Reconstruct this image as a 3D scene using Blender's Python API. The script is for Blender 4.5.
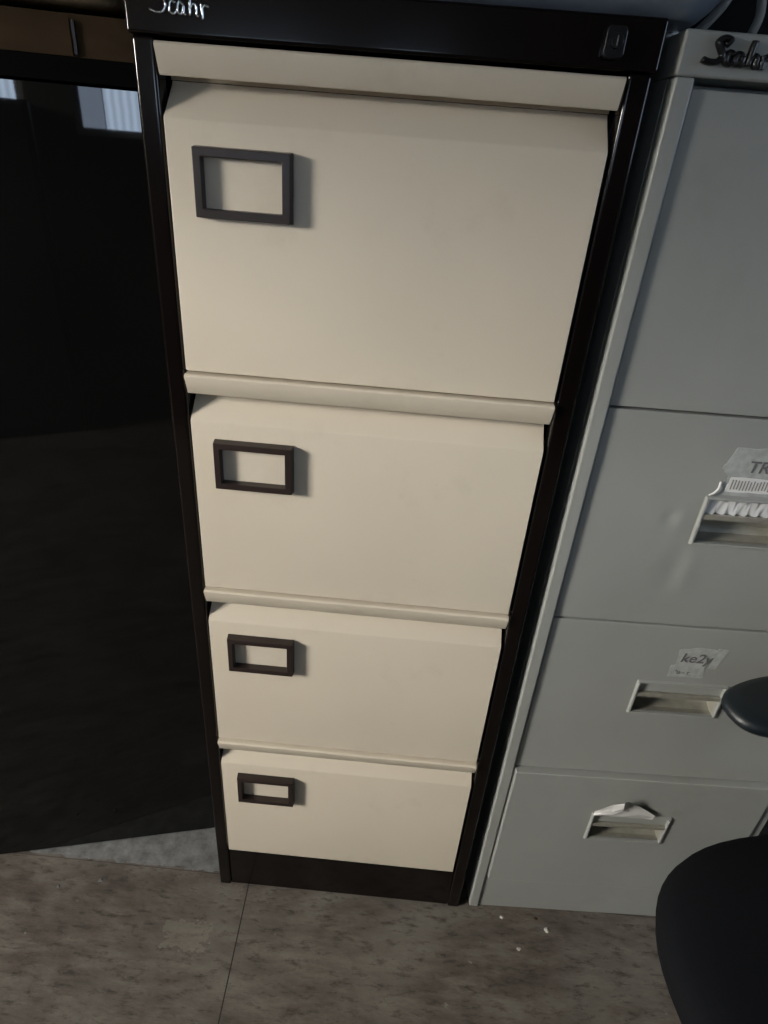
import bpy, bmesh, math, random
from mathutils import Vector, Matrix, noise
random.seed(7)
for o in list(bpy.data.objects):
    bpy.data.objects.remove(o)
S = bpy.context.scene
COL = S.collection

# ------------------------------------------------------------------ camera
cam = bpy.data.cameras.new('camera')
cam.sensor_fit = 'VERTICAL'
cam.sensor_height = 24.0
cam.lens = 620.0 / 1024.0 * 24.0
cam.clip_start = 0.02
co = bpy.data.objects.new('camera', cam)
COL.objects.link(co)
co.location = (0.2730, -0.6783, 1.2442)
co.rotation_euler = (1.0522, -0.0702, 0.0601)
S.camera = co

# ------------------------------------------------------------------ exposure, world
S.view_settings.view_transform = 'Standard'
S.view_settings.look = 'None'
S.view_settings.gamma = 1.0
S.view_settings.use_curve_mapping = False
S.view_settings.exposure = 0.0
world = bpy.data.worlds.new('world')
S.world = world
world.use_nodes = True
world.node_tree.nodes['Background'].inputs[0].default_value = (0.55, 0.68, 0.85, 1)
world.node_tree.nodes['Background'].inputs[1].default_value = 0.3

# daylight strengths of the three windows (panes glow with overcast sky)
DAY_SIDE = 133.0      # big window in the left wall
BLOCKER_Z = 1.50         # lower edge of the light blocker added on the left
DAY_BACK = 14.0       # windows in the wall behind the camera
DAY_DIM = 5.0        # the curtained pane, also the window added on the right

# ------------------------------------------------------------------ materials
def mat(name, base, rough=0.5, metal=0.0, spec=0.5, var=0.0, vscale=8.0, bump=0.0, bscale=200.0, coat=0.0,
        stretch=(1, 1, 1), dirt=None, dirt_amt=0.0, dscale=3.0):
    m = bpy.data.materials.new(name)
    m.use_nodes = True
    nt = m.node_tree
    b = nt.nodes['Principled BSDF']
    b.inputs['Roughness'].default_value = rough
    b.inputs['Metallic'].default_value = metal
    b.inputs['Specular IOR Level'].default_value = spec
    b.inputs['Coat Weight'].default_value = coat
    b.inputs['Coat Roughness'].default_value = 0.08
    tc = nt.nodes.new('ShaderNodeTexCoord')
    mp = nt.nodes.new('ShaderNodeMapping')
    mp.inputs['Scale'].default_value = stretch
    nt.links.new(tc.outputs['Object'], mp.inputs['Vector'])
    n = nt.nodes.new('ShaderNodeTexNoise')
    n.inputs['Scale'].default_value = vscale
    n.inputs['Detail'].default_value = 5
    nt.links.new(mp.outputs[0], n.inputs['Vector'])
    r = nt.nodes.new('ShaderNodeValToRGB')
    r.color_ramp.elements[0].position = 0.3
    r.color_ramp.elements[1].position = 0.7
    c0 = [max(0, c * (1 - var)) for c in base]
    c1 = [min(1, c * (1 + var)) for c in base]
    r.color_ramp.elements[0].color = (*c0, 1)
    r.color_ramp.elements[1].color = (*c1, 1)
    nt.links.new(n.outputs['Fac'], r.inputs['Fac'])
    out = r.outputs['Color']
    if dirt:
        n3 = nt.nodes.new('ShaderNodeTexNoise')
        n3.inputs['Scale'].default_value = dscale
        n3.inputs['Detail'].default_value = 8
        n3.inputs['Roughness'].default_value = 0.7
        nt.links.new(mp.outputs[0], n3.inputs['Vector'])
        r3 = nt.nodes.new('ShaderNodeValToRGB')
        r3.color_ramp.elements[0].position = 0.55
        r3.color_ramp.elements[1].position = 0.75
        r3.color_ramp.elements[0].color = (0, 0, 0, 1)
        r3.color_ramp.elements[1].color = (dirt_amt,) * 3 + (1,)
        nt.links.new(n3.outputs['Fac'], r3.inputs['Fac'])
        mx = nt.nodes.new('ShaderNodeMix')
        mx.data_type = 'RGBA'
        nt.links.new(r3.outputs['Color'], mx.inputs[0])
        nt.links.new(out, mx.inputs[6])
        mx.inputs[7].default_value = (*dirt, 1)
        out = mx.outputs[2]
    nt.links.new(out, b.inputs['Base Color'])
    if bump:
        n2 = nt.nodes.new('ShaderNodeTexNoise')
        n2.inputs['Scale'].default_value = bscale
        n2.inputs['Detail'].default_value = 3
        nt.links.new(mp.outputs[0], n2.inputs['Vector'])
        bp = nt.nodes.new('ShaderNodeBump')
        bp.inputs['Strength'].default_value = bump
        bp.inputs['Distance'].default_value = 0.001
        nt.links.new(n2.outputs['Fac'], bp.inputs['Height'])
        nt.links.new(bp.outputs[0], b.inputs['Normal'])
    return m

def glow(name, col, strength, stripes=False):
    m = bpy.data.materials.new(name)
    m.use_nodes = True
    nt = m.node_tree
    b = nt.nodes['Principled BSDF']
    b.inputs['Base Color'].default_value = (0.3, 0.3, 0.32, 1)
    b.inputs['Roughness'].default_value = 0.15
    b.inputs['Emission Color'].default_value = (*col, 1)
    b.inputs['Emission Strength'].default_value = strength
    if stripes:
        tc = nt.nodes.new('ShaderNodeTexCoord')
        w = nt.nodes.new('ShaderNodeTexWave')
        w.inputs['Scale'].default_value = 9.0
        w.inputs['Distortion'].default_value = 1.5
        nt.links.new(tc.outputs['Object'], w.inputs['Vector'])
        r = nt.nodes.new('ShaderNodeMapRange')
        r.inputs['To Min'].default_value = strength * 0.8
        r.inputs['To Max'].default_value = strength * 1.15
        nt.links.new(w.outputs['Fac'], r.inputs['Value'])
        nt.links.new(r.outputs[0], b.inputs['Emission Strength'])
    return m

M = {}
M['brown'] = mat('brown_enamel', (0.0042, 0.0027, 0.0025), 0.13, spec=0.35, var=0.15, vscale=20, bump=0.02, bscale=150)
M['cream'] = mat('cream_enamel', (0.60, 0.538, 0.434), 0.42, spec=0.35, var=0.03, vscale=5, bump=0.10, bscale=420,
                 dirt=(0.40, 0.35, 0.27), dirt_amt=0.35, dscale=6)
M['holder'] = mat('brown_plastic', (0.022, 0.014, 0.012), 0.38, var=0.2, vscale=40)
M['card'] = mat('cream_card', (0.60, 0.54, 0.44), 0.7, var=0.04, vscale=30)
M['chrome'] = mat('chrome', (0.75, 0.78, 0.80), 0.18, metal=1.0, var=0.05)
M['black_plastic'] = mat('black_plastic', (0.006, 0.006, 0.007), 0.28, var=0.1)
M['grey'] = mat('grey_enamel', (0.295, 0.305, 0.286), 0.30, spec=0.45, var=0.05, vscale=6, bump=0.10, bscale=380,
                dirt=(0.20, 0.20, 0.17), dirt_amt=0.3, dscale=7)
M['handle'] = mat('handle_metal', (0.33, 0.32, 0.27), 0.35, metal=0.35, var=0.12, vscale=60)
M['paper'] = mat('white_paper', (0.70, 0.70, 0.68), 0.8, var=0.06, vscale=60)
M['tape'] = mat('torn_tape', (0.38, 0.40, 0.38), 0.45, var=0.16, vscale=120)
M['ink'] = mat('ink', (0.13, 0.13, 0.13), 0.8)
M['fabric'] = mat('chair_fabric', (0.0055, 0.0062, 0.0078), 0.9, spec=0.10, var=0.3, vscale=500, bump=0.6, bscale=900)
M['pad'] = mat('armrest_rubber', (0.008, 0.012, 0.015), 0.42, var=0.1)
M['laminate'] = mat('black_laminate', (0.005, 0.005, 0.005), 0.022, spec=0.36, var=0.1)
M['laminate_matt'] = mat('dark_laminate_edge', (0.003, 0.003, 0.003), 0.85, spec=0.04)
M['cardboard'] = mat('cardboard', (0.055, 0.036, 0.020), 0.9, spec=0.1, var=0.22, vscale=14, bump=0.4, bscale=60, stretch=(1, 1, 2.5))  # darker than plain cardboard: shade on the box put into the colour
M['kraft'] = mat('kraft_paper', (0.17, 0.13, 0.085), 0.9, spec=0.1, var=0.2, vscale=25, bump=0.6, bscale=50)
M['blue_gloss'] = mat('blue_black_gloss', (0.26, 0.31, 0.37), 0.3, metal=0.5, var=0.35, vscale=9, coat=0.5)
M['cable'] = mat('grey_cable', (0.22, 0.22, 0.20), 0.5, var=0.1)
M['case'] = mat('black_case', (0.0025, 0.0025, 0.003), 0.7, spec=0.15, var=0.2)
M['wall'] = mat('wall_paint', (0.10, 0.10, 0.095), 0.9, spec=0.1, var=0.06, vscale=3)
M['white_trim'] = mat('white_trim', (0.55, 0.55, 0.53), 0.5, var=0.04)
M['dark_wood'] = mat('dark_wood', (0.012, 0.013, 0.015), 0.6, var=0.3, vscale=10)
M['chip'] = mat('paint_chip', (0.42, 0.40, 0.36), 0.8, var=0.2, vscale=90)
M['sky_side'] = glow('overcast_daylight_side', (1.0, 0.95, 0.88), DAY_SIDE)
M['sky_back'] = glow('overcast_daylight', (0.62, 0.78, 1.0), DAY_BACK, True)
M['sky_dim'] = glow('curtained_daylight', (0.62, 0.76, 1.0), DAY_DIM)

def floor_material():
    m = bpy.data.materials.new('vinyl_floor')
    m.use_nodes = True
    nt = m.node_tree
    N, K = nt.nodes, nt.links
    b = N['Principled BSDF']
    tc = N.new('ShaderNodeTexCoord')
    mp = N.new('ShaderNodeMapping')
    mp.inputs['Scale'].default_value = (1.0, 3.2, 1)
    K.new(tc.outputs['Object'], mp.inputs['Vector'])
    def nz(scale, detail, rough, vec):
        n = N.new('ShaderNodeTexNoise')
        n.inputs['Scale'].default_value = scale
        n.inputs['Detail'].default_value = detail
        n.inputs['Roughness'].default_value = rough
        K.new(vec, n.inputs['Vector'])
        return n.outputs['Fac']
    def ramp(fac, stops):
        r = N.new('ShaderNodeValToRGB')
        e = r.color_ramp.elements
        while len(e) < len(stops):
            e.new(0.5)
        for q, (p, c) in zip(e, stops):
            q.position = p
            q.color = (*c, 1)
        K.new(fac, r.inputs['Fac'])
        return r.outputs['Color']
    def mix(fac, a, bb, mode='MIX'):
        x = N.new('ShaderNodeMix')
        x.data_type = 'RGBA'
        x.blend_type = mode
        if isinstance(fac, float):
            x.inputs[0].default_value = fac
        else:
            K.new(fac, x.inputs[0])
        for i, s in ((6, a), (7, bb)):
            if isinstance(s, tuple):
                x.inputs[i].default_value = (*s, 1)
            else:
                K.new(s, x.inputs[i])
        return x.outputs[2]
    def math_(op, a, v=None, c=None):
        x = N.new('ShaderNodeMath')
        x.operation = op
        for i, s in enumerate((a, v, c)):
            if s is None:
                continue
            if isinstance(s, (int, float)):
                x.inputs[i].default_value = s
            else:
                K.new(s, x.inputs[i])
        return x.outputs[0]
    base = ramp(nz(7, 9, 0.72, mp.outputs[0]), [(0.30, (0.036, 0.028, 0.022)), (0.5, (0.098, 0.083, 0.069)), (0.72, (0.185, 0.170, 0.145))])
    dust = nz(4.0, 6, 0.6, tc.outputs['Object'])
    base = mix(ramp(dust, [(0.42, (0, 0, 0)), (0.7, (0.55, 0.55, 0.55))]), base, (0.180, 0.168, 0.145))
    streak = nz(26, 5, 0.75, mp.outputs[0])
    base = mix(ramp(streak, [(0.52, (0, 0, 0)), (0.66, (0.8, 0.8, 0.8))]), base, (0.036, 0.029, 0.024))
    spots = nz(45, 2, 0.5, tc.outputs['Object'])
    base = mix(ramp(spots, [(0.73, (0, 0, 0)), (0.78, (0.4, 0.4, 0.4))]), base, (0.34, 0.32, 0.28))
    base = mix(ramp(spots, [(0.23, (0.6, 0.6, 0.6)), (0.27, (0, 0, 0))]), base, (0.035, 0.028, 0.026))
    sep = N.new('ShaderNodeSeparateXYZ')
    K.new(tc.outputs['Object'], sep.inputs[0])
    X, Y = sep.outputs[0], sep.outputs[1]
    # the tile behind the seam is a bluer grey
    wob = math_('MULTIPLY', math_('SUBTRACT', nz(30, 3, 0.6, tc.outputs['Object']), 0.5), 0.02)
    blue = math_('MULTIPLY', math_('GREATER_THAN', math_('ADD', Y, wob), 0.018), math_('LESS_THAN', X, 0.055))
    bl = ramp(nz(34, 5, 0.7, tc.outputs['Object']), [(0.35, (0.100, 0.108, 0.112)), (0.66, (0.270, 0.290, 0.300))])
    base = mix(math_('MULTIPLY', blue, 0.6), base, bl)
    # pale worn patch
    dx = math_('MULTIPLY', math_('ADD', X, 0.035), 21.0)
    dy = math_('MULTIPLY', math_('ADD', Y, 0.100), 36.0)
    d = math_('MAXIMUM', math_('ABSOLUTE', dx), math_('ABSOLUTE', dy))
    d = math_('ADD', d, math_('MULTIPLY', math_('SUBTRACT', nz(60, 3, 0.6, tc.outputs['Object']), 0.5), 1.3))
    patch = math_('LESS_THAN', d, 0.8)
    base = mix(math_('MULTIPLY', patch, 0.2), base, (0.33, 0.31, 0.25))
    # tile seams, tiles 0.457 m
    def seam(c, off, wdt):
        t = math_('WRAP', math_('SUBTRACT', c, off), 0.61, -0.61)
        return math_('LESS_THAN', math_('ABSOLUTE', t), wdt)
    sx = math_('SUBTRACT', X, math_('MULTIPLY', Y, -0.028))
    s = seam(sx, 0.0552, 0.0011)
    s2 = math_('MULTIPLY', seam(math_('ADD', Y, math_('MULTIPLY', wob, 0.12)), 0.014, 0.0009), 0.6)
    sm = math_('MAXIMUM', s, s2)
    base = mix(sm, base, (0.022, 0.017, 0.015))
    K.new(base, b.inputs['Base Color'])
    rr = N.new('ShaderNodeMapRange')
    K.new(dust, rr.inputs['Value'])
    rr.inputs['To Min'].default_value = 0.5
    rr.inputs['To Max'].default_value = 0.8
    K.new(rr.outputs[0], b.inputs['Roughness'])
    b.inputs['Specular IOR Level'].default_value = 0.3
    bp = N.new('ShaderNodeBump')
    bp.inputs['Strength'].default_value = 0.5
    bp.inputs['Distance'].default_value = 0.002
    h = math_('SUBTRACT', nz(60, 6, 0.7, tc.outputs['Object']), sm)
    K.new(h, bp.inputs['Height'])
    K.new(bp.outputs[0], b.inputs['Normal'])
    return m

# ------------------------------------------------------------------ helpers
def link(name, me, material=None, parent=None, loc=None):
    o = bpy.data.objects.new(name, me)
    COL.objects.link(o)
    if material is not None:
        me.materials.append(material)
    if parent is not None:
        o.parent = parent
    if loc is not None:
        o.location = loc
    return o

def obj(name, bm, material, parent=None, loc=None, smooth=False, bevel=0.0, seg=2):
    bmesh.ops.recalc_face_normals(bm, faces=bm.faces[:])
    me = bpy.data.meshes.new(name)
    bm.to_mesh(me)
    bm.free()
    o = link(name, me, material, parent, loc)
    if smooth:
        for p in me.polygons:
            p.use_smooth = True
    if bevel:
        md = o.modifiers.new('bevel', 'BEVEL')
        md.width = bevel
        md.segments = seg
        md.limit_method = 'ANGLE'
        md.angle_limit = math.radians(32)
        for p in me.polygons:
            p.use_smooth = True
        md.harden_normals = True
    return o

def empty(name, loc=(0, 0, 0), rz=0.0):
    o = bpy.data.objects.new(name, None)
    COL.objects.link(o)
    o.empty_display_size = 0.05
    o.location = loc
    o.rotation_euler = (0, 0, rz)
    return o

def tag(o, label, cat, group=None, kind=None):
    o['label'] = label
    o['category'] = cat
    if group:
        o['group'] = group
    if kind:
        o['kind'] = kind
    return o

def box(bm, x0, x1, y0, y1, z0, z1):
    v = [bm.verts.new(p) for p in ((x0, y0, z0), (x1, y0, z0), (x1, y1, z0), (x0, y1, z0),
                                   (x0, y0, z1), (x1, y0, z1), (x1, y1, z1), (x0, y1, z1))]
    for f in ((0, 1, 2, 3), (4, 5, 6, 7), (0, 1, 5, 4), (1, 2, 6, 5), (2, 3, 7, 6), (3, 0, 4, 7)):
        bm.faces.new([v[i] for i in f])

def B(*boxes):
    bm = bmesh.new()
    for b in boxes:
        box(bm, *b)
    return bm

def prism_x(pts, x0, x1, nx=1):
    """closed (y, z) outline swept along x"""
    bm = bmesh.new()
    rings = [[bm.verts.new((x0 + (x1 - x0) * i / nx, y, z)) for y, z in pts] for i in range(nx + 1)]
    n = len(pts)
    for a, b in zip(rings, rings[1:]):
        for i in range(n):
            bm.faces.new((a[i], a[(i + 1) % n], b[(i + 1) % n], b[i]))
    bm.faces.new(rings[0])
    bm.faces.new(rings[-1][::-1])
    return bm

def prism_y(pts, y0, y1):
    """closed (x, z) outline given thickness along y"""
    bm = bmesh.new()
    a = [bm.verts.new((x, y0, z)) for x, z in pts]
    b = [bm.verts.new((x, y1, z)) for x, z in pts]
    n = len(pts)
    for i in range(n):
        bm.faces.new((a[i], a[(i + 1) % n], b[(i + 1) % n], b[i]))
    bm.faces.new(a)
    bm.faces.new(b[::-1])
    return bm

def ring_y(o, i, y0, y1, slope=0.0):
    """rectangular frame: outer (x0,x1,z0,z1), inner likewise, thickness y0..y1 (front is y0)"""
    bm = bmesh.new()
    def rect(r, y):
        return [bm.verts.new((x, y, z)) for x, z in ((r[0], r[2]), (r[1], r[2]), (r[1], r[3]), (r[0], r[3]))]
    s = slope
    of, ob = rect((o[0] + s, o[1] - s, o[2] + s, o[3] - s), y0), rect(o, y1)
    nf, nb = rect(i, y0), rect(i, y1)
    for k in range(4):
        l = (k + 1) % 4
        bm.faces.new((of[k], of[l], nf[l], nf[k]))
        bm.faces.new((ob[k], ob[l], nb[l], nb[k]))
        bm.faces.new((of[k], of[l], ob[l], ob[k]))
        bm.faces.new((nf[k], nf[l], nb[l], nb[k]))
    return bm

def tube(bm, pts, r, seg=10):
    pts = [Vector(p) for p in pts]
    rings = []
    up = None
    for i, p in enumerate(pts):
        d = (pts[min(i + 1, len(pts) - 1)] - pts[max(i - 1, 0)]).normalized()
        if up is None:
            up = d.orthogonal().normalized()
        s = d.cross(up)
        if s.length < 1e-5:
            s = d.orthogonal()
        s.normalize()
        up = s.cross(d).normalized()
        rr = r[i] if isinstance(r, (list, tuple)) else r
        rings.append([bm.verts.new(p + (s * math.cos(t) + up * math.sin(t)) * rr)
                      for t in (2 * math.pi * k / seg for k in range(seg))])
    for a, b in zip(rings, rings[1:]):
        for k in range(seg):
            l = (k + 1) % seg
            bm.faces.new((a[k], a[l], b[l], b[k]))
    bm.faces.new(rings[0])
    bm.faces.new(rings[-1][::-1])

def spline(pts, n=8):
    """Catmull-Rom through the points"""
    P = [Vector(p) for p in pts]
    P = [P[0] * 2 - P[1]] + P + [P[-1] * 2 - P[-2]]
    out = []
    for i in range(1, len(P) - 2):
        for k in range(n):
            t = k / n
            a, b, c, d = P[i - 1], P[i], P[i + 1], P[i + 2]
            out.append(0.5 * ((2 * b) + (c - a) * t + (2 * a - 5 * b + 4 * c - d) * t * t + (3 * b - a - 3 * c + d) * t ** 3))
    out.append(P[-2])
    return out

def struct(name, bm, m, **k):
    o = obj(name, bm, m, **k)
    o['kind'] = 'structure'
    return o

# ------------------------------------------------------------------ room shell
RX0, RX1, RY0, RY1, RZ = -3.0, 1.9, -2.6, 0.78, 2.6
fl = struct('floor', B((RX0, RX1, RY0, RY1, -0.1, 0.0)), floor_material())
struct('ceiling', B((RX0, RX1, RY0, RY1, RZ, RZ + 0.1)), M['wall'])
struct('wall_back', B((RX0 - .1, RX1 + .1, RY1, RY1 + .1, -0.1, RZ + .1)), M['wall'])

def wall_with_holes(name, axis, fixed0, fixed1, a0, a1, z0, z1, holes):
    """boxes around rectangular openings; holes = (a0, a1, z0, z1) sorted along the wall"""
    bm = bmesh.new()
    def put(p0, p1, q0, q1):
        if p1 - p0 < 1e-4 or q1 - q0 < 1e-4:
            return
        if axis == 'x':
            box(bm, p0, p1, fixed0, fixed1, q0, q1)
        else:
            box(bm, fixed0, fixed1, p0, p1, q0, q1)
    cur = a0
    for h in holes:
        put(cur, h[0], z0, z1)
        put(h[0], h[1], z0, h[2])
        put(h[0], h[1], h[3], z1)
        cur = h[1]
    put(cur, a1, z0, z1)
    return struct(name, bm, M['wall'])

SW = (-2.25, -1.35, 1.50, 2.25)      # side window y0,y1,z0,z1
wall_with_holes('wall_left', 'y', RX0 - .1, RX0, RY0, RY1, -0.1, RZ + .1, [SW])
SR = (-1.00, -0.25, 1.25, 1.85)  # opening for the added right-hand window
wall_with_holes('wall_right', 'y', RX1, RX1 + .1, RY0, RY1, -0.1, RZ + .1, [SR])
W2 = (-0.80, -0.22, 1.25, 1.53)
W1 = (-0.03, 0.30, 1.24, 1.53)
wall_with_holes('wall_front', 'x', RY0 - .1, RY0, RX0 - .1, RX1 + .1, -0.1, RZ + .1, [W2, W1])

def window(name, axis, f, a0, a1, z0, z1, panes, parent_loc=None):
    t = 0.03
    fr = bmesh.new()
    def put(bm, p0, p1, q0, q1, d0, d1):
        if axis == 'x':
            box(bm, p0, p1, f + d0, f + d1, q0, q1)
        else:
            box(bm, f + d0, f + d1, p0, p1, q0, q1)
    put(fr, a0, a1, z0, z0 + t, -.06, -.02)
    put(fr, a0, a1, z1 - t, z1, -.06, -.02)
    put(fr, a0, a0 + t, z0 + t, z1 - t, -.06, -.02)
    put(fr, a1 - t, a1, z0 + t, z1 - t, -.06, -.02)
    o = struct(name, fr, M['white_trim'])
    for p0, p1, m in panes:
        bm = bmesh.new()
        put(bm, p0, p1, z0 + t, z1 - t, -.05, -.04)
        g = obj('window_pane', bm, M[m], o)
    return o
window('window_1', 'y', RX0, SW[0], SW[1], SW[2], SW[3], [(SW[0] + .03, -1.81, 'sky_side'), (-1.79, SW[1] - .03, 'sky_side')])
window('added_window', 'y', RX1 + .08, SR[0], SR[1], SR[2], SR[3], [(SR[0] + .03, SR[1] - .03, 'sky_dim')])  # glowing window added on the right for a highlight on the tub corner
window('window_2', 'x', RY0, W2[0], W2[1], W2[2], W2[3], [(W2[0] + .03, W2[1] - .03, 'sky_back')])
window('window_3', 'x', RY0, W1[0], W1[1], W1[2], W1[3], [(W1[0] + .03, .095, 'sky_dim'), (.10, W1[1] - .03, 'sky_back')])

# ------------------------------------------------------------------ badge lettering (script, raised strokes)
def badge(parent, material, x, y, z, name='badge', w=.00125):
    # strokes in millimetres: x to the right, z up
    strokes = [
        [(14, 17), (17, 21), (12, 22.5), (8.5, 19), (11, 14), (13.5, 9), (11, 4.5), (5, 3.5), (-1, 5.2)],      # S with a swash
        [(22, 10.5), (19, 12), (16.8, 8.5), (17.4, 4.2), (20.5, 3.2), (23, 5)],                              # c
        [(29, 9.5), (26, 11.5), (24, 8), (24.6, 4), (27.5, 4), (29.6, 9.6), (29.2, 4.4), (31, 2.8)],             # a
        [(36.0, 22), (35.2, 14), (34.6, 2.5)],                                                      # h stem
        [(34.9, 7), (37.6, 10.6), (40.4, 9.4), (40.4, 4), (42, 2)],                                        # h arch
        [(44.8, 11.4), (45.6, 6), (45.4, 0.5)],                                                     # r stem
        [(45.5, 7), (47.6, 10.2), (51.5, 9.6)],                                                     # r arm
    ]
    bm = bmesh.new()
    for s in strokes:
        pts = spline([(a / 1000, 0, b / 1000) for a, b in s], 6)
        tube(bm, pts, w, 6)
    o = obj(name, bm, material, parent, (x, y, z), smooth=True)
    return o

# ------------------------------------------------------------------ brown and cream filing cabinet
bc = empty('filing_cabinet', (0, 0, 0))
tag(bc, 'tall dark brown four-drawer filing cabinet with cream drawer fronts', 'filing cabinet')
BW, BD, BH = 0.4640, 0.62, 1.3640
T1, PITCH = 1.3205, 0.3015
DX0, DX1 = 0.0240, 0.4390
ZB = T1 - 4 * PITCH
# body: two side walls with front returns, back, top and base
body = bmesh.new()
for ux in (0, BW - 0.0215):
    obj('upright', B((ux, ux + .0215, -.004, 0.020, 0, T1 + .0042)), M['brown'], bc, bevel=0.0038, seg=5)
box(body, 0, 0.0012, 0.0201, BD, 0, T1 + .004)
box(body, BW - 0.0012, BW, 0.0201, BD, 0, T1 + .004)
box(body, 0.0013, BW - 0.0013, BD - .002, BD, 0, T1 + .004)
box(body, 0.0013, BW - 0.0013, 0.03, BD - .0021, ZB - .02, ZB - .018)
box(body, 0.0217, BW - 0.0217, 0.030, 0.033, ZB - .017, T1)
obj('body', body, M['brown'], bc)
obj('top_rail', B((-0.003, BW + .003, -0.005, BD + .003, T1 + .0045, BH)), M['brown'], bc, bevel=0.003, seg=3)
obj('plinth', B((0.0218, BW - 0.0218, 0.000, 0.020, 0.0, ZB - .004)), M['brown'], bc, bevel=0.001)

def drawer_profile(zt, zb):
    return [(0.0290, zt - .0262), (.0260, zt - .0262), (.0245, zt - .0290), (-.0050, zt - .0565), (-.0060, zt - .0590),
            (-.0060, zb + .0030), (-.0045, zb + .0018), (0.0290, zb + .0018)]
for k in range(4):
    zt = T1 - k * PITCH
    zb = zt - PITCH
    d = obj('drawer', prism_x(drawer_profile(0, -PITCH), DX0, DX1), M['cream'], bc, (0, 0, zt), bevel=0.0012, seg=3)
    rim = prism_x([(0.028, -.0002), (-.0105, -.0002), (-.0128, -.0018), (-.0128, -.0035), (-.0052, -.0235), (-.0035, -.0250),
                   (-.0020, -.0238), (-.0080, -.0050), (.0255, -.0050), (.0255, -.0258), (0.028, -.0258)], DX0 - .0006, DX1 + .0006)
    obj('handle_rim', rim, M['cream'], d, bevel=0.0006, seg=2)
    h = obj('label_holder', ring_y((.0512, .1468, -.1405, -.0780), (.0600, .1375, -.1315, -.0868), -.0180, -.0061, .0012),
            M['holder'], d, bevel=0.0008)
    obj('card', B((.0590, .1385, -.0070, -.0062, -.1325, -.0858)), M['card'], d)

lk = bmesh.new()
lx0, lx1, lz0, lz1 = 0.4145, 0.4325, 1.3320, 1.3550
r = 0.004
pts = []
for cx, cz, a0 in ((lx1 - r, lz0 + r, -90), (lx1 - r, lz1 - r, 0), (lx0 + r, lz1 - r, 90), (lx0 + r, lz0 + r, 180)):
    for s in range(5):
        a = math.radians(a0 + 22.5 * s)
        pts.append((cx + r * math.cos(a), cz + r * math.sin(a)))
lko = obj('lock', prism_y(pts, -.0135, -.0052), M['black_plastic'], bc, bevel=0.0015, seg=3)
cyl = bmesh.new()
bmesh.ops.create_cone(cyl, cap_ends=True, segments=28, radius1=.0058, radius2=.0054, depth=.004,
                      matrix=Matrix.Translation((.4240, -.0153, 1.3440)) @ Matrix.Rotation(math.radians(90), 4, 'X'))
obj('lock_barrel', cyl, M['black_plastic'], lko, bevel=0.0006)
ks = B((.4234, .4246, -.0176, -.0172, 1.3405, 1.3475))
obj('keyhole', ks, M['ink'], lko)
bb = badge(bc, M['chrome'], .0215, -.0062, 1.3375, w=.0011)
bb['label'] = 'silver script badge'

# ------------------------------------------------------------------ grey filing cabinet
GC = empty('filing_cabinet', (0.4850, 0.001, 0), math.radians(2.0))
tag(GC, 'battered light grey four-drawer filing cabinet with recessed handles and stickers', 'filing cabinet')
GW, GD, GH = 0.466, 0.46, 1.3590
GZ = [1.3195, 1.0175, .7125, .4045, .1020]
UX = 0.0180
gb = bmesh.new()
for ux in (0, GW - UX):
    obj('upright', B((ux, ux + UX, 0, 0.020, 0, 1.3252)), M['grey'], GC, bevel=0.0028, seg=4)
box(gb, 0, .0012, .0201, GD, 0, 1.3250)
box(gb, GW - .0012, GW, .0201, GD, 0, 1.3250)
box(gb, .0013, GW - .0013, GD - .002, GD, 0, 1.3250)
box(gb, UX + .0001, GW - UX - .0001, 0.0465, 0.0485, .09, 1.3245)
obj('body', gb, M['grey'], GC)
obj('top_rail', B((-.0012, GW + .0012, -.0012, GD, 1.3253, GH)), M['grey'], GC, bevel=0.003, seg=3)
obj('plinth', B((UX + .0004, GW - UX - .0004, .0035, .02, 0, GZ[4] - .003)), M['grey'], GC, bevel=0.001)
gbdg = badge(GC, M['black_plastic'], .0185, -.0040, 1.3330, w=.0028)
gbdg.scale = (1.12, 1.3, .92)
gbdg['label'] = 'black script badge'

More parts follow.
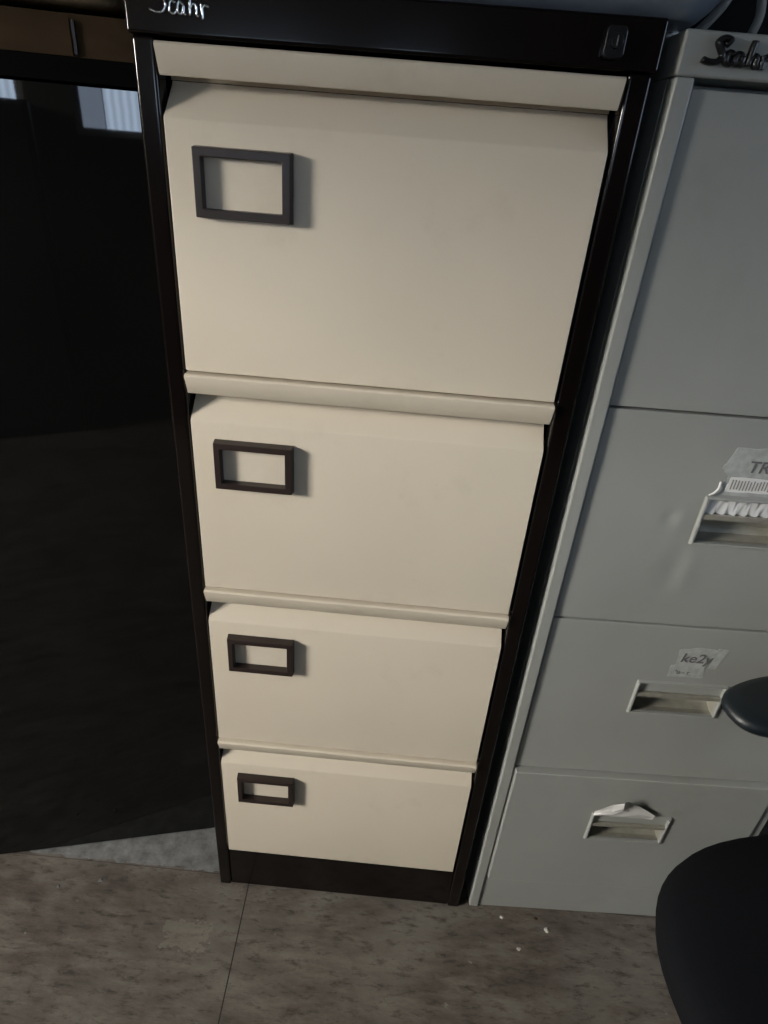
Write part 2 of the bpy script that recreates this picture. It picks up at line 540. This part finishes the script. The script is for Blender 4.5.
def dent_fn(dents):
    def f(x, z):
        d = 0.0
        for cx, cz, rx, rz, dep in dents:
            q = ((x - cx) / rx) ** 2 + ((z - cz) / rz) ** 2
            d += dep * math.exp(-q)
        return d
    return f
def grey_front(x0, x1, z0, z1, hole, yf, depth, dents):
    """drawer front as a fine sheet with a hole for the handle, dents pressed in, sides turned back"""
    bm = bmesh.new()
    def cuts(a, b, marks, step):
        ms = sorted(set([a, b] + [m for m in marks if a < m < b]))
        out = []
        for p, q in zip(ms, ms[1:]):
            n = max(1, int(round((q - p) / step)))
            out += [p + (q - p) * i / n for i in range(n)]
        return out + [b]
    xs = cuts(x0, x1, [hole[0], hole[1]], .0065)
    zs = cuts(z0, z1, [hole[2], hole[3]], .0065)
    f = dent_fn(dents)
    g = [[bm.verts.new((x, yf + f(x, z) + 0.0006 * noise.noise((x * 9, z * 9, z0 * 7)), z)) for z in zs] for x in xs]
    e = 1e-6
    for i in range(len(xs) - 1):
        for j in range(len(zs) - 1):
            mx, mz = (xs[i] + xs[i + 1]) / 2, (zs[j] + zs[j + 1]) / 2
            if hole[0] - e < mx < hole[1] + e and hole[2] - e < mz < hole[3] + e:
                continue
            bm.faces.new((g[i][j], g[i + 1][j], g[i + 1][j + 1], g[i][j + 1]))
    for v in [v for v in bm.verts if not v.link_faces]:
        bm.verts.remove(v)
    ed = [q for q in bm.edges if q.is_boundary and all((abs(v.co.x - x0) < e or abs(v.co.x - x1) < e or
                                                        abs(v.co.z - z0) < e or abs(v.co.z - z1) < e) for v in q.verts)]
    ext = bmesh.ops.extrude_edge_only(bm, edges=ed)
    for v in [q for q in ext['geom'] if isinstance(q, bmesh.types.BMVert)]:
        v.co.y = yf + depth
        v.co.x += .001 * (1 if v.co.x < (x0 + x1) / 2 else -1) * 0
    return bm

HX0, HX1 = 0.1635, 0.3000
fronts = [0.0075, 0.0065, 0.0055, -0.0060]
hz = [None, (.8440, .9160), (.5425, .6105), (.2450, .3175)]
dents = [[(.33, 1.2, .08, .06, .0010)],
         [(.1310, .8810, .0055, .0070, .0030), (.145, .880, .008, .012, -.0014), (.160, .806, .013, .026, .0015), (.175, .802, .012, .028, -.0015), (.06, .97, .05, .05, .0008)],
         [(.07, .58, .05, .06, .0008), (.35, .5, .06, .04, .0010), (.15, .44, .05, .015, .0008)],
         [(.06, .33, .05, .05, .0008), (.24, .18, .06, .04, .0010), (.30, .335, .035, .012, -.0012)]]
grey_drawers = []
for k in range(4):
    zt, zb = GZ[k] - .0016, GZ[k + 1] + .0012
    h0, h1 = hz[k] if hz[k] else (1.160, 1.231)
    yf = fronts[k]
    d = obj('drawer', grey_front(UX + .0022, GW - UX - .0022, zb, zt, (HX0 + .003, HX1 - .003, h0 + .003, h1 - .003), yf, .018, dents[k]),
            M['grey'], GC, smooth=False, bevel=0.0020 if k == 3 else 0.0010, seg=2)
    grey_drawers.append(d)
    if k == 3:
        pass
    # handle: raised frame, cup behind it, bar that splits card window from grip
    fr = obj('handle', ring_y((HX0, HX1, h0, h1), (HX0 + .0055, HX1 - .0055, h0 + .0050, h1 - .0050), yf - .0042, yf + .0025, .0022),
             M['grey'], d, bevel=0.0009)
    zm = h0 + (h1 - h0) * .60
    cup = bmesh.new()
    xa, xb, za, zc, yb = HX0 + .0042, HX1 - .0042, h0 + .004, zm - .004, yf + .030
    pf = [(yf + .001, za), (yf + .012, za - .001), (yb - .006, za + .003), (yb, za + .012), (yb, h1 - .004)]
    rr0 = [cup.verts.new((xa, y, z)) for y, z in pf]
    rr1 = [cup.verts.new((xb, y, z)) for y, z in pf]
    for i in range(len(pf) - 1):
        cup.faces.new((rr0[i], rr0[i + 1], rr1[i + 1], rr1[i]))
    for rr in (rr0, rr1):
        t = cup.verts.new((rr[0].co.x, yf + .001, h1 - .004))
        cup.faces.new(rr + [t])
        if rr is rr0:
            t0 = t
        else:
            cup.faces.new((t0, t, rr1[-1], rr0[-1]))
    obj('grip_cup', cup, M['handle'], fr)
    obj('label_bar', B((HX0 + .0050, HX1 - .0050, yf - .0030, yf + .0018, zm - .0045, zm + .0025)), M['handle'], fr, bevel=.0007)
    cm = 'paper' if k == 1 else 'grey'
    cd = bmesh.new()
    ca, cb, cz0, cz1 = HX0 + .0056, HX1 - .0056, zm + .0026, h1 - .0052
    n = 60
    lo, hi = [], []
    for i in range(n + 1):
        x = ca + (cb - ca) * i / n
        wv = .0024 * math.sin(i * 0.95) if k == 1 else .0003 * math.sin(i * .4)
        lo.append(cd.verts.new((x, yf + .0022 + wv, cz0)))
        hi.append(cd.verts.new((x + (.003 if k == 1 else 0), yf + .0030 - wv, cz1)))
    for i in range(n):
        cd.faces.new((lo[i], lo[i + 1], hi[i + 1], hi[i]))
    c = obj('label_card', cd, M[cm], fr, smooth=True)
    if k == 1:
        c['label'] = 'crinkled white paper card'

# stickers and what is written on them
def sticker(parent, name, outline, y, material, holes=0, thick=.0004, label=None):
    o = obj(name, prism_y(outline, y - thick, y), material, parent)
    if label:
        o['label'] = label
    return o
def text(parent, body, x, y, z, size, rz=0.0, shear=0.0, bold=.0):
    cu = bpy.data.curves.new('writing', 'FONT')
    cu.body = body
    cu.size = size
    cu.shear = shear
    cu.extrude = .00012
    cu.offset = bold
    cu.materials.append(M['ink'])
    tmp = bpy.data.objects.new('tmp', cu)
    COL.objects.link(tmp)
    dg = bpy.context.evaluated_depsgraph_get()
    me = bpy.data.meshes.new_from_object(tmp.evaluated_get(dg))
    bpy.data.objects.remove(tmp)
    o = bpy.data.objects.new('writing', me)
    COL.objects.link(o)
    o.parent = parent
    o.location = (x, y, z)
    o.rotation_euler = (math.radians(90), rz, 0)
    return o
def jag(pts, amp=.0009, n=5, seed=1):
    rnd = random.Random(seed)
    out = []
    for i, p in enumerate(pts):
        q = pts[(i + 1) % len(pts)]
        for k in range(n):
            t = k / n
            a = amp if k else amp * .4
            out.append((p[0] + (q[0] - p[0]) * t + rnd.uniform(-a, a), p[1] + (q[1] - p[1]) * t + rnd.uniform(-a, a)))
    return out
yf = fronts[1]
s1 = sticker(grey_drawers[1], 'sticker', jag([(.181, .980), (.260, .982), (.260, .918), (.172, .918), (.182, .9420), (.172, .953)], .0008, 7, 3), yf - .0004, M['tape'],
             label='torn pale paper sticker above the handle')
sticker(s1, 'sticker_print', jag([(.186, .942), (.256, .9425), (.256, .923), (.184, .923)], .0008, 5, 9), yf - .0009, M['paper'])
text(s1, 'TREE', .2010, yf - .00165, .9500, .0215, 0, .1, .0002)
hb = bmesh.new()
for i in range(17):
    x = .189 + i * .0038
    box(hb, x, x + .0012, yf - .0018, yf - .0014,   .9255 + random.uniform(0, .002), .9395 - random.uniform(0, .002))
obj('print_lines', hb, M['cable'], s1)
tl = bmesh.new()
tube(tl, spline([(.1655, yf - .004, .9175), (.1700, yf - .005, .9215), (.1735, yf - .005, .928), (.1745, yf - .003, .936)], 6), .0011, 6)
obj('curled_tape_edge', tl, M['paper'], s1)
yf = fronts[2]
s2 = sticker(grey_drawers[2], 'sticker', jag([(.204, .620), (.204, .642), (.211, .643), (.207, .671), (.236, .677), (.262, .674), (.258, .655), (.252, .640), (.2570, .621)], .0009, 4, 5), yf - .0004, M['tape'],
             label='torn pale tape sticker above the handle')
s3 = sticker(s2, 'tape_strip', jag([(.258, .640), (.261, .678), (.276, .676), (.268, .640)], .0007, 3, 6), yf - .0007, M['tape'])
text(s2, 'ke2y', .2130, yf - .00165, .6500, .0235, 0, .15, .0003)
text(s2, '\u2018u - r', .2120, yf - .00165, .6270, .0110, 0, .0, .0001)

# torn paper curling out over the lowest handle
tp = bmesh.new()
yf = fronts[3]
rows = []
base_pts = [(.165, .3155), (.179, .3165), (.193, .3155), (.209, .3160), (.227, .3150), (.247, .3155), (.265, .3145)]
peak = [(.164, .324, .001), (.172, .340, .006), (.184, .358, .011), (.197, .374, .017), (.209, .362, .008), (.234, .346, .004), (.266, .326, .001)]
for t in (0, .25, .5, .75, 1):
    row = []
    for (bx, bz), (px, pz, pd) in zip(base_pts, peak):
        j = .0018 * math.sin(bx * 900 + t * 5)
        row.append(tp.verts.new((bx + (px - bx) * t + j * .5, yf - .0052 - pd * math.sin(t * 1.5) + j * (t > 0), bz + (pz - bz) * t + abs(j) * (t == 1))))
    rows.append(row)
for a, b in zip(rows, rows[1:]):
    for i in range(len(a) - 1):
        tp.faces.new((a[i], a[i + 1], b[i + 1], b[i]))
to = obj('torn_sticker', tp, M['paper'], grey_drawers[3])
sol = to.modifiers.new('thickness', 'SOLIDIFY')
sol.thickness = .0004
to['label'] = 'crumpled white paper peeling off above the lowest handle'

# ------------------------------------------------------------------ glossy black cupboard on the left
A = Vector((-.439, .003, 0)); Bp = Vector((-.042, .102, 0))
ang = math.atan2(Bp.y - A.y, Bp.x - A.x)
CB = empty('cupboard', Bp + (Bp - A).normalized() * .018, ang)
tag(CB, 'glossy black cupboard standing left of the brown filing cabinet', 'cupboard')
cw, cdp = 1.00, 0.40
obj('carcass', B((-cw, 0, .018, cdp, .012, 1.2895)), M['laminate_matt'], CB, bevel=.001)
obj('plinth', B((-cw + .01, -.01, .03, cdp - .02, 0, .0119)), M['laminate_matt'], CB)
obj('top_panel', B((-cw - .004, .004, -.003, cdp, 1.2900, 1.3120)), M['laminate_matt'], CB, bevel=.001)
for x0, x1, hx in ((-cw + .001, -cw / 2 - .0015, -cw / 2 - .045), (-cw / 2 + .0015, -.001, -cw / 2 + .045)):
    dr = obj('door', B((x0, x1, 0, .0175, .008, 1.2880)), M['laminate'], CB, bevel=.0008)
    hh = bmesh.new()
    tube(hh, spline([(hx, 0.0, .78), (hx, -.02, .785), (hx, -.024, .81), (hx, -.024, .87), (hx, -.02, .895), (hx, 0.0, .90)], 5), .004, 8)
    obj('handle', hh, M['laminate_matt'], dr, smooth=True)

# ------------------------------------------------------------------ cardboard on the cupboard
def on_cup(x, y):
    return Matrix.Rotation(ang, 4, 'Z') @ Vector((x, y, 0)) + CB.location
def rough_box(x0, x1, y0, y1, z0, z1, amp, seed, nx=14, nz=4):
    bm = B((x0, x1, y0, y1, z0, z1))
    bmesh.ops.subdivide_edges(bm, edges=bm.edges[:], cuts=9, use_grid_fill=True)
    for v in bm.verts:
        n = noise.noise_vector((v.co.x * 11 + seed, v.co.y * 11, v.co.z * 16)) * amp
        if v.co.z <= z0 + 1e-5:
            n.z = 0
        v.co += n
    return bm
p = on_cup(-.30, .02)
cbx = empty('cardboard_box', (p.x, p.y, 1.3121), ang)
tag(cbx, 'low brown cardboard box lying on the black cupboard', 'box')
obj('carton', rough_box(-.22, .292, 0, .28, 0, .0385, .0022, 3), M['cardboard'], cbx, bevel=.001)
obj('flap', rough_box(.221, .224, -.0022, -.0004, .004, .033, .0003, 4), M['holder'], cbx)
obj('front_flap', rough_box(-.21, .219, -.0020, -.0006, .002, .034, .0006, 4), M['cardboard'], cbx)
p = on_cup(-.31, .012)
kp = tag(obj('paper_parcel', rough_box(-.21, .282, 0, .26, 0, .10, .005, 11), M['kraft'], loc=(p.x, p.y, 1.3535)),
         'lighter brown crumpled paper parcel on top of the low cardboard box', 'parcel')
kp.location.z = 1.3565
kp.rotation_euler = (0, 0, ang)
kp.modifiers.new('smooth', 'SUBSURF').levels = 1

# ------------------------------------------------------------------ things on top of the cabinets
def rounded_rect(x0, x1, y0, y1, r, n=8):
    pts = []
    for cx, cy, a0 in ((x1 - r, y0 + r, -90), (x1 - r, y1 - r, 0), (x0 + r, y1 - r, 90), (x0 + r, y0 + r, 180)):
        for s in range(n + 1):
            a = math.radians(a0 + 90 * s / n)
            pts.append((cx + r * math.cos(a), cy + r * math.sin(a)))
    return pts
def loft(levels, n=10):
    """levels: (z, x0, x1, y0, y1, corner radius)"""
    bm = bmesh.new()
    rings = []
    for z, x0, x1, y0, y1, r in levels:
        rings.append([bm.verts.new((x, y, z)) for x, y in rounded_rect(x0, x1, y0, y1, r, n)])
    for a, b in zip(rings, rings[1:]):
        m = len(a)
        for i in range(m):
            bm.faces.new((a[i], a[(i + 1) % m], b[(i + 1) % m], b[i]))
    bm.faces.new(rings[0][::-1])
    bm.faces.new(rings[-1])
    return bm
tray = empty('storage_tub', (0, 0, BH + .0005))
tag(tray, 'shiny blue-grey tub with a rounded corner lying on top of the brown cabinet', 'tub')
obj('tub_body', loft([(0, .06, .492, .012, .34, .020), (.0012, .055, .498, .006, .345, .024), (.010, .048, .508, -.002, .352, .030),
                      (.030, .036, .524, -.010, .362, .036), (.090, .030, .534, -.016, .368, .040)]), M['blue_gloss'], tray, smooth=True)
obj('tub_rim', loft([(.0905, .024, .540, -.022, .374, .044), (.100, .024, .540, -.022, .374, .044)]), M['blue_gloss'], tray, bevel=.002)

case = empty('equipment_case', (.79, .36, GH + .0005), math.radians(2))
tag(case, 'black case standing on top of the grey filing cabinet', 'case')
obj('case_body', loft([(0, -.24, .17, -.13, .18, .02), (.20, -.24, .17, -.13, .18, .02)]), M['case'], case, bevel=.004)
obj('case_lid', loft([(.2003, -.243, .173, -.133, .183, .02), (.24, -.243, .173, -.133, .183, .02)]), M['case'], case, bevel=.004)

def gpt(x, y, z):
    return Matrix.Rotation(math.radians(2), 4, 'Z') @ Vector((x, y, z)) + Vector((.487, .001, 0))
cb = bmesh.new()
z0 = GH + .0045
loops = [[(.030, .085, z0), (.040, .075, z0 + .012), (.052, .07, z0 + .030), (.060, .075, z0 + .055), (.085, .09, z0 + .075)],
         [(.083, .075, z0), (.086, .07, z0 + .020), (.082, .07, z0 + .042), (.088, .075, z0 + .065), (.085, .09, z0 + .075)],
         [(.124, .07, z0), (.113, .065, z0 + .022), (.120, .065, z0 + .045), (.130, .075, z0 + .07), (.085, .09, z0 + .075)],
         [(.030, .085, z0), (.060, .11, z0), (.10, .10, z0), (.124, .07, z0)]]
for l in loops:
    tube(cb, spline([gpt(*q) for q in l], 8), .0042, 10)
tag(obj('cable_loop', cb, M['cable'], smooth=True), 'grey cable looped upright on the grey cabinet beside the black case', 'cable')

sc_ = bmesh.new()  # small rough white lump for a pale spot of unknown origin
bmesh.ops.create_icosphere(sc_, subdivisions=3, radius=.0075)
for v in sc_.verts:
    v.co *= 1 + .35 * noise.noise(v.co * 260)
zmin = min(v.co.z for v in sc_.verts)
pq = gpt(.0055, .062, GH - zmin + .0004)
tag(obj('white_lump', sc_, M['paper'], loc=tuple(pq)), 'small crumpled white lump at the left edge of the grey cabinet top', 'paper scrap')

# ------------------------------------------------------------------ office chair
PSI = math.radians(197)      # the chair faces the left of the picture
CH = empty('office_chair', (0.889, -.352, 0), PSI)
tag(CH, 'black fabric office chair standing in front of the grey filing cabinet', 'chair')
# local frame: +x forward, seat top at z 0.5
def seat_mesh():
    bm = bmesh.new()
    N = 64
    prof = [(0.0, .430), (.80, .432), (.93, .440), (.985, .456), (1.0, .472), (.985, .488), (.93, .498), (.80, .504), (.5, .503), (0.0, .500)]
    rings = []
    for s, z in prof[1:-1]:
        ring = []
        for i in range(N):
            a = 2 * math.pi * i / N
            c, sn = math.cos(a), math.sin(a)
            e = 2 / 3.0
            x = .245 * math.copysign(abs(c) ** e, c)
            y = .235 * math.copysign(abs(sn) ** e, sn)
            y *= 1 + .08 * (x / .245)
            ring.append(bm.verts.new((x * s, y * s, z - .012 * max(0, x / .245) ** 3)))
        rings.append(ring)
    for a, b in zip(rings, rings[1:]):
        for i in range(N):
            bm.faces.new((a[i], a[(i + 1) % N], b[(i + 1) % N], b[i]))
    bm.faces.new(rings[0])
    bm.faces.new(rings[-1])
    return bm
obj('seat', seat_mesh(), M['fabric'], CH, smooth=True)
def back_mesh():
    bm = bmesh.new()
    N, rings = 40, []
    for t, s in [(-.5, .75), (-.45, .93), (-.3, 1), (.0, 1), (.3, 1), (.45, .93), (.5, .75)]:
        ring = []
        for i in range(N):
            a = 2 * math.pi * i / N
            c, sn = math.cos(a), math.sin(a)
            y = .22 * s * math.copysign(abs(c) ** .6, c)
            z = .24 * s * math.copysign(abs(sn) ** .6, sn)
            ring.append(bm.verts.new((-.285 + t * .07 + y * y * .9 - z * .12, y, .80 + z)))
        rings.append(ring)
    for a, b in zip(rings, rings[1:]):
        for i in range(N):
            bm.faces.new((a[i], a[(i + 1) % N], b[(i + 1) % N], b[i]))
    bm.faces.new(rings[0])
    bm.faces.new(rings[-1])
    return bm
obj('backrest', back_mesh(), M['fabric'], CH, smooth=True)
sp = bmesh.new()
tube(sp, spline([(-.08, 0, .415), (-.22, 0, .42), (-.335, 0, .48), (-.345, 0, .60), (-.325, 0, .74)], 6), .018, 10)
obj('back_support', sp, M['black_plastic'], CH, smooth=True)
def arm_pad(sd):
    bm = bmesh.new()
    N, rings = 36, []
    lv = [(.80, -.011), (.95, -.009), (1.0, -.003), (1.0, .004), (.94, .010), (.78, .012)]
    for s, z in lv:
        ring = []
        for i in range(N):
            a = 2 * math.pi * i / N
            c, sn = math.cos(a), math.sin(a)
            x = .125 * math.copysign(abs(c) ** .6, c)
            y = .046 * math.copysign(abs(sn) ** .8, sn)
            ring.append(bm.verts.new((x - .125 + .125 * s * 0 + (x * (s - 1)), y * s, z)))
        rings.append(ring)
    for a, b in zip(rings, rings[1:]):
        for i in range(N):
            bm.faces.new((a[i], a[(i + 1) % N], b[(i + 1) % N], b[i]))
    bm.faces.new(rings[0])
    bm.faces.new(rings[-1])
    return bm
for sd in (-1, 1):
    pad = obj('armrest', arm_pad(sd), M['pad'], CH, (.085, sd * .298, .660), smooth=True)
    pad.rotation_euler = (0, 0, 0)
    ap = bmesh.new()
    tube(ap, spline([(-.11, sd * .10, .422), (-.11, sd * .22, .420), (-.11, sd * .285, .44), (-.11, sd * .305, .52), (-.05, sd * .302, .60), (-.05, sd * .300, .650)], 6),
         .013, 10)
    obj('armrest_post', ap, M['black_plastic'], CH, smooth=True)
gl = bmesh.new()
tube(gl, [(0, 0, .09), (0, 0, .26)], .026, 20)
tube(gl, [(0, 0, .26), (0, 0, .415)], .014, 16)
obj('gas_lift', gl, M['black_plastic'], CH, smooth=False)
obj('seat_plate', B((-.10, .10, -.12, .12, .412, .4300)), M['black_plastic'], CH, bevel=.004)
for k in range(5):
    a = math.radians(36 + 72 * k)
    lg = bmesh.new()
    tube(lg, [(.015 * math.cos(a), .015 * math.sin(a), .100), (.15 * math.cos(a), .15 * math.sin(a), .085), (.27 * math.cos(a), .27 * math.sin(a), .068)],
         [.024, .018, .013], 10)
    lo = obj('leg', lg, M['black_plastic'], CH, smooth=True)
    cs = bmesh.new()
    for off in (-.012, .012):
        bmesh.ops.create_cone(cs, cap_ends=True, segments=20, radius1=.025, radius2=.025, depth=.014,
                              matrix=Matrix.Translation((.27 * math.cos(a) - off * math.sin(a), .27 * math.sin(a) + off * math.cos(a), .0255)) @
                              Matrix.Rotation(a, 4, 'Z') @ Matrix.Rotation(math.radians(90), 4, 'X'))
    tube(cs, [(.27 * math.cos(a), .27 * math.sin(a), .026), (.27 * math.cos(a), .27 * math.sin(a), .062)], .005, 8)
    obj('caster', cs, M['black_plastic'], lo)

# ------------------------------------------------------------------ tall dark bookcase behind the camera (seen only as a reflection)
bk = empty('wardrobe', (-.62, RY0 + .005, 0))
tag(bk, 'tall dark wardrobe against the window wall behind the viewer, under the left window', 'wardrobe')
obj('carcass', B((-.40, .42, 0, .42, 0, 1.34)), M['dark_wood'], bk, bevel=.003)
for s in (-1, 1):
    dd = obj('door', B((min(s * .002, s * .40) , max(s * .002, s * .40), .4205, .438, .05, 1.33)), M['dark_wood'], bk, bevel=.002)
    kb = bmesh.new()
    bmesh.ops.create_uvsphere(kb, u_segments=14, v_segments=8, radius=.014, matrix=Matrix.Translation((s * .04, .450, .75)))
    obj('knob', kb, M['handle'], dd, smooth=True)

# ------------------------------------------------------------------ unseen light blocker shaped as a blind, added to shade the cabinet tops
rb = empty('light_blocker', (-1.02, -.92, RZ))
tag(rb, 'unseen dark sheet added left of the cabinets to block light from their tops', 'light blocker')
tb = bmesh.new()
tube(tb, [(0, -.66, -.035), (0, .66, -.035)], .028, 20)
obj('roller', tb, M['dark_wood'], rb, smooth=True)
for by in (-.672, .662):
    obj('bracket', B((-.02, .02, by, by + .010, -.07, 0)), M['handle'], rb)
obj('blocker_sheet', B((.0270, .0285, -.64, .64, BLOCKER_Z - RZ, -.035)), M['fabric'], rb)
obj('bottom_bar', B((.020, .035, -.645, .645, BLOCKER_Z - RZ - .022, BLOCKER_Z - RZ + .0001)), M['dark_wood'], rb, bevel=.003)

# ------------------------------------------------------------------ paint chips on the floor
spots = [(.547, -.014, .0050, 'white chip of paint on the floor close under the grey cabinet front'),
         (.631, -.030, .0080, 'largest curled paint chip on the floor in front of the grey cabinet'),
         (.573, -.066, .0045, 'small pale chip on the floor furthest out from the cabinets'),
         (.612, -.010, .0050, 'brownish flake on the floor at the grey plinth'),
         (-.227, -.021, .0055, 'dark crumb on the floor in front of the black cupboard'),
         (-.300, -.040, .0040, 'tiny dark crumb on the floor at the far left')]
for i, (x, y, r, lab) in enumerate(spots):
    bm = bmesh.new()
    rnd = random.Random(20 + i)
    n = 9
    top = bm.verts.new((0, 0, r * .45))
    ring = [bm.verts.new((r * rnd.uniform(.5, 1.1) * math.cos(2 * math.pi * k / n), r * rnd.uniform(.4, 1.0) * math.sin(2 * math.pi * k / n), 0)) for k in range(n)]
    for k in range(n):
        bm.faces.new((ring[k], ring[(k + 1) % n], top))
    bm.faces.new(ring[::-1])
    tag(obj('crumb' if 'crumb' in lab else 'paint_chip', bm, M['ink'] if 'crumb' in lab else (M['cardboard'] if 'brownish' in lab else M['chip']), loc=(x, y, .0003)), lab, 'debris', 'debris on the floor')
